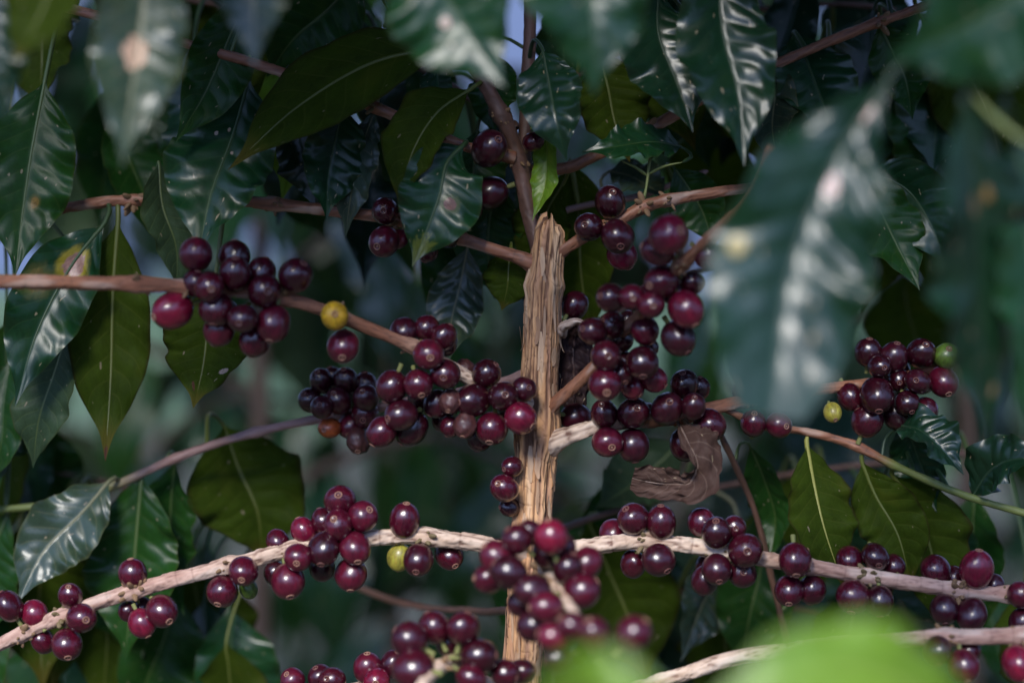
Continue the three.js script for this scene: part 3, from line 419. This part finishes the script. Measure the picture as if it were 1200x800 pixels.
leaf([[122, 262, -0.024], [84, 310, -0.014], [48, 390, -0.004], [17, 476, 0.006]], 92, 'dark', { roll: -14, fold: 0.16, ruffle: 0.2, spots: [[-0.05, 0.26, 0.34, 0.07, [0.3, 0.17, 0.13], YEL], [0.55, 0.42, 0.3, 0.06, [0.12, 0.1, 0.03], [0.09, 0.1, 0.03]]] });
leaf([[78, 392, -0.03], [62, 440, -0.028], [48, 490, -0.026], [38, 548, -0.024]], 74, 'under', { roll: 12, fold: 0.2 });
leaf([[138, 258, -0.03], [132, 340, -0.03], [126, 440, -0.028], [123, 540, -0.024]], 98, 'olive', { roll: -6, fold: 0.1, variant: 0, spots: [[0, 0.985, 0.9, 0.05, BROWN]] });
leaf([[250, 338, -0.02], [243, 385, -0.016], [234, 430, -0.014], [226, 478, -0.012]], 104, 'olive', { roll: 10, variant: 2, spots: [[0.3, 0.82, 0.1, 0.04, BROWN], [-0.7, 0.68, 0.16, 0.03, PALE]] });
leaf([[186, 188, -0.028], [190, 240, -0.026], [200, 290, -0.024], [206, 345, -0.024]], 64, 'under', { roll: -34, fold: 0.2 });
leaf([[12, 420, -0.06], [4, 470, -0.055], [-6, 520, -0.05], [-14, 570, -0.05]], 60, 'mid', { roll: 20 });
leaf([[128, 563, -0.06], [96, 600, -0.052], [58, 645, -0.046], [20, 706, -0.04]], 88, 'grey', { roll: [12, 10, 6, 0], fold: 0.18, ruffle: 0.2 });
leaf([[166, 556, -0.07], [160, 620, -0.07], [150, 690, -0.07], [146, 775, -0.068]], 116, 'mid', { roll: 10, fold: 0.14, variant: 1 });
leaf([[262, 498, -0.1], [280, 550, -0.1], [296, 600, -0.098], [306, 660, -0.096]], 140, 'olive', { roll: -14, variant: 0 });
leaf([[205, 540, -0.085], [200, 590, -0.09], [205, 650, -0.09], [215, 720, -0.09]], 84, 'mid', { roll: 24 });
leaf([[60, 592, -0.085], [50, 650, -0.1], [46, 720, -0.11], [50, 810, -0.11]], 128, 'olive', { roll: -14, variant: 1 });
leaf([[10, 600, -0.08], [-6, 640, -0.08], [-12, 690, -0.08], [-20, 760, -0.08]], 90, 'mid', { roll: 14 });
leaf([[118, 600, -0.12], [124, 680, -0.13], [122, 750, -0.13], [118, 840, -0.13]], 120, 'olive', { roll: 10 });
// upper middle
leaf([[404, 120, -0.02], [394, 160, -0.016], [386, 205, -0.012], [382, 258, -0.01]], 78, 'dark', { roll: -20, fold: 0.2 });
leaf([[440, 128, -0.026], [424, 172, -0.02], [415, 225, -0.014], [404, 280, -0.01]], 60, 'grey', { roll: 26 });
leaf([[345, 118, -0.03], [352, 165, -0.026], [362, 205, -0.024], [372, 250, -0.022]], 70, 'navy', { roll: 22 });
leaf([[330, 60, -0.05], [335, 100, -0.05], [338, 160, -0.05], [330, 235, -0.05]], 100, 'young', { roll: -30, variant: 0 });
leaf([[512, 60, -0.01], [513, 90, -0.004], [508, 118, 0], [500, 150, 0]], 46, 'dark', { roll: 30 });
leaf([[455, 10, -0.02], [470, 20, -0.014], [486, 34, -0.006], [494, 52, 0.0]], 62, 'under', { roll: -20 });
leaf([[420, -30, -0.03], [385, 10, -0.03], [350, 45, -0.03], [312, 90, -0.03]], 110, 'mid', { roll: -12, variant: 2 });
leaf([[548, 288, -0.04], [540, 330, -0.04], [532, 375, -0.034], [524, 428, -0.026]], 66, 'grey', { roll: [-6, -10, 4, 10], fold: -0.1, quilt: 0.05, variant: 0 });
leaf([[598, 292, -0.014], [596, 312, -0.012], [592, 336, -0.01], [588, 364, -0.008]], 62, 'olive', { roll: 8 });
leaf([[640, 152, -0.008], [641, 185, -0.004], [634, 220, -0.002], [624, 258, 0.0]], 34, 'young', { roll: 24, variant: 1, ruffle: 0.2 });
leaf([[668, 185, -0.05], [678, 250, -0.06], [688, 320, -0.06], [694, 405, -0.06]], 100, 'olive', { roll: 12, variant: 1 });
leaf([[636, 58, 0.01], [644, 100, 0.02], [654, 140, 0.028], [664, 188, 0.034]], 78, 'navy', { roll: 10, fold: 0.2, quilt: 0.034 });
leaf([[772, -10, 0.01], [772, 40, 0.02], [786, 95, 0.026], [812, 155, 0.03]], 108, 'navy', { roll: -8, fold: 0.14 });
leaf([[842, -60, 0.05], [846, 30, 0.058], [860, 110, 0.068], [872, 195, 0.08]], 116, 'navy', { roll: -4, fold: 0.24, ruffle: 0.16, quilt: 0.034 });
leaf([[800, 172, -0.01], [764, 166, 0.0], [724, 172, 0.01], [682, 178, 0.016]], 62, 'dark', { roll: [30, 40, 40, 30] });
leaf([[790, 196, -0.03], [806, 218, -0.03], [828, 250, -0.03], [836, 290, -0.03]], 66, 'mid', { roll: 12 });
leaf([[712, 200, -0.06], [735, 205, -0.055], [758, 214, -0.05], [782, 232, -0.04]], 64, 'grey', { roll: [-30, -40, -44, -40] });
leaf([[700, 60, -0.03], [712, 100, -0.03], [724, 140, -0.03], [738, 190, -0.03]], 90, 'olive', { roll: -12, variant: 0 });
leaf([[570, 60, -0.03], [580, 90, -0.03], [584, 120, -0.028], [578, 160, -0.026]], 60, 'mid', { roll: 16 });
leaf([[560, 150, -0.035], [556, 190, -0.035], [552, 230, -0.034], [548, 280, -0.034]], 74, 'mid', { roll: -14, variant: 1 });
leaf([[660, 215, -0.03], [640, 250, -0.035], [628, 285, -0.035], [612, 330, -0.035]], 70, 'olive', { roll: 10 });
leaf([[586, 205, -0.04], [575, 250, -0.045], [572, 300, -0.045], [580, 350, -0.045]], 90, 'mid', { roll: 14, variant: 0 });
// the dense layer of leaves behind them
{
  const r = rng(31337), spots = [];
  for (let k = 0; k < 46; k++) {
    const left = k % 2 === 0, x = left ? -10 + r() * 620 : 660 + r() * 560, y = -70 + r() * (left ? 240 : 230), z = -0.05 - r() * 0.12; if (!left && x < 800 && y > 60) continue;
    const L = 120 + r() * 70, dx = (r() - 0.5) * 120, dz = (r() - 0.3) * 0.05;
    leaf([[x, y, z], [x + dx * 0.2, y + L * 0.3, z + dz * 0.3], [x + dx * 0.55, y + L * 0.65, z + dz * 0.7], [x + dx, y + L, z + dz]], 70 + r() * 45, ['dark', 'mid', 'olive', 'mid', 'navy'][Math.floor(r() * 5)], { rows: 30, cols: 12, roll: (r() - 0.5) * 70, ruffle: 0.16 });
  }
}
{
  const r = rng(2024);
  const fill = (n, x0, x1, y0, y1, z0, z1) => { for (let k = 0; k < n; k++) { const x = lerp(x0, x1, r()), y = lerp(y0, y1, r()), z = lerp(z0, z1, r()), L = 130 + r() * 80, dx = (r() - 0.5) * 130, dz = (r() - 0.3) * 0.05; leaf([[x, y, z], [x + dx * 0.2, y + L * 0.3, z + dz * 0.3], [x + dx * 0.55, y + L * 0.65, z + dz * 0.7], [x + dx, y + L, z + dz]], 76 + r() * 50, ['dark', 'mid', 'olive', 'olive', 'mid'][Math.floor(r() * 5)], { rows: 26, cols: 12, roll: (r() - 0.5) * 80, ruffle: 0.18 }); } };
  fill(13, -20, 300, 560, 760, -0.24, -0.1); fill(7, -30, 60, 330, 520, -0.2, -0.08); fill(15, 650, 900, 600, 760, -0.24, -0.12); fill(10, 900, 1210, 500, 720, -0.22, -0.06); fill(12, 900, 1210, 60, 330, -0.2, -0.06); fill(5, 520, 620, 180, 260, -0.16, -0.06);
}
// right side
leaf([[946, 520, -0.016], [955, 570, -0.014], [970, 620, -0.01], [990, 690, -0.006]], 84, 'olive', { roll: -18, fold: 0.16, rib: [0.26, 0.26, 0.05], variant: 2 });
leaf([[1010, 540, -0.02], [1026, 580, -0.02], [1046, 625, -0.018], [1070, 692, -0.016]], 80, 'olive', { roll: 14, variant: 1 });
leaf([[1046, 556, -0.024], [1076, 600, -0.03], [1096, 660, -0.034], [1102, 745, -0.036]], 96, 'olive', { roll: -14, variant: 0 });
leaf([[1056, 498, -0.014], [1078, 504, 0.0], [1104, 524, 0.006], [1130, 556, 0.002]], 62, 'navy', { roll: [-34, -34, -30, -20], ruffle: 0.25, quilt: 0.05, fold: 0.4 });
leaf([[1140, 582, -0.02], [1160, 552, -0.01], [1186, 540, 0.0], [1230, 535, 0.01]], 66, 'navy', { roll: [-36, -38, -36, -30], ruffle: 0.25, fold: 0.3 });
leaf([[1060, 490, -0.03], [1074, 530, -0.036], [1084, 560, -0.036], [1098, 600, -0.036]], 64, 'dark', { roll: 24 });
leaf([[878, 520, -0.05], [895, 560, -0.055], [905, 610, -0.06], [900, 665, -0.06]], 50, 'mid', { roll: 30 });
leaf([[800, 515, -0.12], [770, 545, -0.12], [735, 572, -0.11], [698, 596, -0.1]], 84, 'under', { roll: [10, 30, 30, 20] });
leaf([[760, 560, -0.13], [736, 590, -0.13], [714, 620, -0.13], [690, 662, -0.13]], 80, 'mid', { roll: -10 });
leaf([[690, 610, -0.11], [714, 670, -0.12], [738, 720, -0.12], [760, 800, -0.12]], 150, 'olive', { roll: 8, variant: 2 });
leaf([[862, 640, -0.13], [838, 680, -0.12], [816, 720, -0.1], [798, 775, -0.08]], 80, 'grey', { roll: -22, quilt: 0.045 });
leaf([[886, 600, -0.1], [892, 660, -0.1], [884, 720, -0.1], [866, 790, -0.1]], 96, 'mid', { roll: 12 });
leaf([[930, 40, -0.04], [945, 70, -0.03], [960, 110, -0.02], [985, 170, -0.01]], 100, 'dark', { roll: -10 });
leaf([[900, 70, -0.03], [908, 110, -0.02], [912, 150, -0.01], [914, 200, 0.0]], 60, 'grey', { roll: 24 });
leaf([[1030, 26, -0.03], [1046, 60, -0.03], [1058, 90, -0.03], [1070, 140, -0.03]], 70, 'mid', { roll: 20 });
leaf([[1040, 40, -0.06], [1080, 110, -0.06], [1090, 180, -0.06], [1080, 260, -0.06]], 130, 'mid', { roll: -10, variant: 2 });
leaf([[1080, 20, -0.05], [1130, 80, -0.05], [1160, 140, -0.05], [1180, 230, -0.05]], 120, 'olive', { roll: 10 });
leaf([[1000, 200, -0.01], [1030, 245, -0.01], [1052, 285, -0.01], [1078, 340, -0.01]], 84, 'mid', { roll: -16, variant: 1 });
leaf([[1008, 200, -0.02], [1060, 220, -0.02], [1090, 260, -0.01], [1112, 318, 0]], 90, 'dark', { roll: 20 });
// leaves that hang out of focus between the camera and the fruit
leaf([[178, -70, 0.2], [168, 0, 0.206], [156, 80, 0.214], [142, 195, 0.224]], 112, 'grey', { roll: -12, fold: 0.3, spots: [[0.05, 0.5, 0.26, 0.075, [0.55, 0.36, 0.24]]] });
leaf([[80, -60, 0.21], [62, -20, 0.215], [40, 20, 0.22], [14, 76, 0.22]], 92, 'olive', { roll: 14, variant: 2 });
leaf([[300, -100, 0.2], [302, -50, 0.205], [304, 10, 0.21], [298, 80, 0.215]], 88, 'grey', { roll: 10, variant: 2 });
leaf([[-20, -50, 0.2], [-8, 10, 0.2], [-2, 80, 0.2], [8, 150, 0.2]], 78, 'navy', { roll: -22, quilt: 0.045 });
leaf([[478, -90, 0.2], [505, -40, 0.2], [545, 25, 0.2], [592, 102, 0.2]], 150, 'dark', { roll: 8, fold: 0.12, spots: [[0.22, 0.54, 0.1, 0.03, PALE]] });
leaf([[672, -120, 0.215], [680, -50, 0.22], [690, 20, 0.228], [697, 112, 0.236]], 152, 'dark', { roll: -8, fold: 0.12, variant: 1 });
leaf([[1046, 84, 0.266], [978, 190, 0.274], [926, 320, 0.284], [904, 488, 0.296]], 190, 'navy', { shape: (v) => outline(Math.pow(v, 1.1) * 0.82), roll: -4, fold: 0.08, quilt: 0.055, ruffle: 0.16, spots: [[-0.12, 0.13, 0.16, 0.03, [0.6, 0.42, 0.34]], [-0.1, 0.36, 0.12, 0.036, [0.62, 0.46, 0.38]], [0.72, 0.6, 0.12, 0.03, [0.3, 0.24, 0.08]]], label: 'large glossy leaf with two tan spots hanging out of focus' });
leaf([[1130, 112, 0.29], [1144, 220, 0.28], [1150, 350, 0.265], [1156, 525, 0.245]], 190, 'navy', { roll: -38, fold: 0.1, spots: [[-0.2, 0.28, 0.1, 0.03, [0.2, 0.12, 0.04]], [0.05, 0.3, 0.1, 0.03, [0.2, 0.12, 0.06]], [-0.4, 0.84, 0.1, 0.02, [0.2, 0.13, 0.08]]] });
leaf([[1270, -40, 0.3], [1200, -10, 0.3], [1130, 30, 0.3], [1040, 70, 0.3]], 170, 'dark', { roll: [-6, -10, -16, -20], fold: 0.1, variant: 1 });
leaf([[1190, 150, 0.26], [1204, 260, 0.26], [1212, 380, 0.26], [1200, 520, 0.26]], 120, 'dark', { roll: -20, variant: 2 });
leaf([[1140, 100, 0.285], [1130, 112, 0.28], [1136, 160, 0.27], [1118, 200, 0.26]], 50, 'olive', { roll: 30 });
// bright young leaves lit from above at the bottom
leaf([[1140, 868, 0.44], [1055, 808, 0.46], [950, 792, 0.47], [800, 850, 0.48]], 140, 'young', { roll: [24, 28, 28, 24], fold: 0.1, ruffle: 0.12 });
leaf([[640, 885, 0.46], [678, 832, 0.48], [725, 808, 0.5], [805, 838, 0.5]], 115, 'young', { roll: [-22, -26, -26, -26], fold: 0.05, ruffle: 0.05 });
// dead leaves caught among the fruit
leaf([[796, 497, 0.014], [807, 520, 0.024], [817, 546, 0.026], [809, 565, 0.022], [786, 567, 0.016], [762, 565, 0.012], [741, 560, 0.012]], 50, 'dead', { roll: [-10, -16, -20, -10, 6, 10, 0], fold: 0.3, crumple: 0.11, ruffle: 0.3, stalk: true, shape: (v, u) => { const k = v < 0.42 ? (u < 0 ? 1.25 : 0.35) : lerp(u < 0 ? 1.1 : 0.5, 0.8, smooth(0.42, 0.7, v)); return k * (smooth(0, 0.14, v) * 0.95 + 0.05) * (1 - 0.25 * smooth(0.9, 1, v)) * (1 + 0.12 * N3(v * 22, u, 3)); }, label: 'dry curled brown leaf' });
leaf([[690, 378, 0.0], [674, 392, -0.01], [672, 440, -0.012], [678, 505, -0.014]], 56, 'deadDark', { roll: -14, crumple: 0.16, fold: -0.3, label: 'dark withered leaf behind the trunk' });

// the crown above the frame, which shades the upper fruit
{
  const r = rng(777), crown = [];
  for (let k = 0; k < 22; k++) {
    const y0 = -250 - k * 24, side = k % 2 ? 1 : -1, zz = k % 3 ? 0.05 + r() * 0.24 : -r() * 0.3, x1 = 625 + side * (250 + r() * 420), y1 = y0 - 60 + r() * 140;
    const pts = [[627, y0, -0.02], [625 + side * 120, y0 - 50, zz * 0.3], [lerp(625, x1, 0.6), y1 - 30, zz * 0.7], [x1, y1, zz]];
    branch(pts, 5, 3, 'dark', { step: 0.004, radial: 10 });
    for (let q = 0; q < 9; q++) {
      const t = 0.2 + 0.8 * q / 8, c = new THREE.CatmullRomCurve3(pts.map((a) => new V3(...a))).getPoint(Math.min(1, t)), s = q % 2 ? 1 : -1, L = 250 + r() * 100, out = (r() - 0.3) * 120;
      const z1 = c.z + s * 0.03, z2 = c.z + s * (0.06 + r() * 0.06);
      crown.push(leafGeo([[c.x, c.y, c.z], [c.x + out * 0.3, c.y + L * 0.15, z1], [c.x + out * 0.7, c.y + L * 0.4, (z1 + z2) / 2], [c.x + out, c.y + L * 0.75, z2]].map((a) => P(...a)), LEN(130 + r() * 45, c.z) / 2, { rows: 20, cols: 8, roll: (r() - 0.5) * 60, origin: shrubBase, seed: 900 + crown.length }).g);
    }
  }
  const top = mesh('crown_foliage', mergeGeometries(crown), leafMat('dark', 0), shrub); top.userData.kind = 'stuff';
}


const farLeafGeos = [0, 1, 2, 3, 4].map((k) => { const r = rng(k + 60), d = 0.25 + r() * 0.5; return leafGeo([new V3(0, 0, 0), new V3(0.35, -0.04, 0.02 * (r() - 0.5)), new V3(0.7, -0.16 * d * 2, 0.03), new V3(1, -0.42 * d * 2, 0.02)], 0.2, { rows: 16, cols: 8, facing: new V3(0, 1, 0), seed: 300 + k, fold: 0.2, ruffle: 0.14 }).g; });
const farMats = ['dark', 'dark', 'mid', 'navy', 'mid', 'under'].map((k) => leafMat(k, 0));
const farTwig = new THREE.MeshStandardMaterial({ color: new THREE.Color().setRGB(0.1, 0.065, 0.05), roughness: 0.9 });
const farWood = new THREE.MeshStandardMaterial({ color: new THREE.Color().setRGB(0.11, 0.075, 0.058), roughness: 0.9 });
function leafInto(parent, r, at, heading, size, mats, geos) {
  const m = mesh('leaf', geos[Math.floor(r() * geos.length)], mats[Math.floor(r() * mats.length)], parent, at);
  m.rotation.set((r() - 0.5) * 1.2, heading, -0.35 - r() * 1.0, 'YXZ'); m.scale.setScalar(size); return m;
}
let shrubNo = 0;
function neighbour(x, z, h, bare, seed, lean = 0, label) {
  const r = rng(seed), g = new THREE.Group(); g.name = 'background_coffee_shrub' + (shrubNo ? '_' + String(shrubNo).padStart(3, '0') : ''); shrubNo++; g.position.set(x, 0, z); scene.add(g);
  tagged(g, label || 'leafy coffee shrub standing blurred behind the fruiting shrub', 'shrub', 'blurred coffee shrubs behind');
  mesh('trunk', tube([new V3(0, -0.03, 0), new V3(lean * 0.4, h * 0.4, 0.01), new V3(lean, h * 0.75, 0), new V3(lean, h, 0.02)], (t) => lerp(0.016, 0.005, t), 0.05, 10, (th, s) => ({ dr: 0.001 * N3(th, s * 12, seed) })), farWood, g);
  const nb = Math.round((h - bare) / 0.085);
  for (let b = 0; b < nb; b++) {
    const y = bare + (b + 0.5) * 0.085, az = b * 2.4 + r() * 0.6, L = lerp(0.36, 0.18, (y - bare) / (h - bare)) * (0.8 + 0.4 * r()), dx = Math.cos(az), dz = Math.sin(az), cx = lean * Math.min(1, y / (h * 0.75));
    const e = [new V3(cx, y, 0), new V3(cx + dx * L * 0.5, y + 0.05, dz * L * 0.5), new V3(cx + dx * L, y - 0.06 - r() * 0.06, dz * L)];
    mesh('branch', tube(e, (t) => lerp(0.005, 0.002, t), 0.06, 7, null), farTwig, g);
    const c = new THREE.CatmullRomCurve3(e), n = 8;
    for (let q = 0; q < n; q++) { const t = 0.18 + 0.8 * q / (n - 1), p = c.getPoint(t), hd = -az + (q % 2 ? 1 : -1) * (0.9 + r() * 0.5) * (q === n - 1 ? 0.1 : 1); leafInto(g, r, p, hd, 0.1 + r() * 0.06, farMats, farLeafGeos); }
  }
  return g;
}
const at = (px, d) => (px - 600) * KPX * d;
neighbour(at(305, 1.75), 1 - 1.75, 1.6, 1.08, 11, 0, 'blurred coffee shrub whose bare trunk shows beneath the olive leaf and pale lower branch');
neighbour(at(460, 2.15), 1 - 2.15, 1.75, 1.02, 22);
neighbour(at(1135, 1.8), 1 - 1.8, 1.65, 1.1, 33, 0, 'blurred coffee shrub whose bare trunk shows behind the green twig and curled dark leaf');
neighbour(at(800, 2.25), 1 - 2.25, 1.75, 0.95, 44);
neighbour(at(-60, 1.95), 1 - 1.95, 1.75, 0.9, 55);
neighbour(at(1330, 2.3), 1 - 2.3, 1.8, 0.9, 66);
neighbour(at(640, 2.9), 1 - 2.9, 1.5, 0.7, 77);
neighbour(at(120, 3.0), 1 - 3.0, 1.45, 0.7, 88);
neighbour(at(1060, 3.0), 1 - 3.0, 1.45, 0.7, 99);
neighbour(-0.92, -0.18, 2.3, 0.6, 111);
neighbour(0.95, -0.22, 2.3, 0.6, 122);
// farther rows read as one mass
{
  const r = rng(5150), n = 1500, im = new THREE.InstancedMesh(farLeafGeos[1], farMats[2], n), M = new THREE.Matrix4(), q = new THREE.Quaternion(), col = new THREE.Color();
  let used = 0; for (let i = 0; i < n; i++) { const row = Math.floor(r() * 3), z = -3.2 - row * 1.3 + (r() - 0.5) * 0.9, x = (r() - 0.5) * 4.4, y = 0.1 + Math.pow(r(), 0.8) * (1.9 + row * 0.3); if (y > 1.02 && N3(x / -z * 9, (y - EYE_Y) / -z * 9 + 3, 1.7) > -0.16) continue; q.setFromEuler(new THREE.Euler((r() - 0.5) * 1.2, r() * 6.28, -0.2 - r(), 'YXZ')); const s = 0.16 + r() * 0.1; M.compose(new V3(x, y, z), q, new V3(s, s, s)); im.setMatrixAt(used, M); const t = 0.6 + r() * 0.7; im.setColorAt(used, col.setRGB(t, t, t)); used++; }
  im.count = used; im.name = 'far_foliage'; im.castShadow = im.receiveShadow = true; scene.add(im); tagged(im, 'mass of far coffee foliage behind the blurred shrubs', 'foliage', null, 'stuff');
}

// low growth on the far side of the path behind the camera: the horizon that the glossy fruit mirrors
{
  const r = rng(717), n = 1500, im = new THREE.InstancedMesh(farLeafGeos[2], farMats[0], n), M = new THREE.Matrix4(), q = new THREE.Quaternion();
  for (let i = 0; i < n; i++) { const z = 3.4 + (r() - 0.5) * 1.0, x = (r() - 0.5) * 8, top = 1.35 + 0.5 * N3(x * 1.3, 2, 5), y = 0.1 + r() * top; q.setFromEuler(new THREE.Euler((r() - 0.5) * 1.2, r() * 6.28, -0.2 - r(), 'YXZ')); const s = 0.16 + r() * 0.1; M.compose(new V3(x, y, z), q, new V3(s, s, s)); im.setMatrixAt(i, M); }
  im.name = 'low_foliage'; im.castShadow = im.receiveShadow = true; scene.add(im); tagged(im, 'low leafy growth along the far side of the path', 'foliage', null, 'stuff');
}
// a tall shade tree over the rows: it closes the sky overhead and leaves the open side in front
{
  const g = new THREE.Group(); g.name = 'shade_tree'; g.position.set(-2.6, 0, -2.4); scene.add(g);
  tagged(g, 'tall shade tree with a broad leafy crown spreading over the coffee rows', 'tree');
  mesh('trunk', tube([new V3(0, -0.05, 0), new V3(0.05, 1.2, 0.04), new V3(0.1, 2.5, 0.05), new V3(0.5, 3.3, 0.1)], (t) => lerp(0.11, 0.05, t), 0.06, 18, (th, s) => ({ dr: 0.006 * N3(Math.cos(th) * 3, s * 4, Math.sin(th) * 3) })), farWood, g);
  for (const [x, z, h] of [[2.6, 1.6, 2.9], [4.6, 0.6, 2.9], [2.4, 1.0, 3.0], [5.0, 2.4, 2.85], [0.4, 2.2, 2.9], [-1.2, -0.8, 3.0], [2.5, 3.1, 2.2]]) mesh('limb', tube([new V3(0.1, 2.45, 0.05), new V3(x * 0.35, 2.75, z * 0.35), new V3(x, h, z)], (t) => lerp(0.05, 0.012, t), 0.1, 10, null), farWood, g);
  const r = rng(6061), n = 1430, im = new THREE.InstancedMesh(farLeafGeos[2], farMats[2], n), M = new THREE.Matrix4(), q = new THREE.Quaternion();
  for (let i = 0; i < n; i++) { const low = i >= 1300, z = low ? 2.4 + 0.5 + r() * 0.45 : 2.4 - 1.5 + r() * 2.1, x = low ? 2.6 - 0.9 + r() * 1.8 : -1.6 + r() * 8.2, y = low ? EYE_Y + 0.42 + (z - 2.9) * 0.6 + Math.pow(r(), 1.3) * 0.75 : 2.55 + r() * 0.7; q.setFromEuler(new THREE.Euler((r() - 0.5) * 1.4, r() * 6.28, -r() * 0.8, 'YXZ')); const s = low ? 0.17 + r() * 0.07 : 0.26 + r() * 0.2; M.compose(new V3(x, y, z), q, new V3(s, s, s * 1.3)); im.setMatrixAt(i, M); }
  im.name = 'crown'; im.castShadow = im.receiveShadow = true; im.userData.kind = 'stuff'; g.add(im);
}

renderer.render(scene, camera);
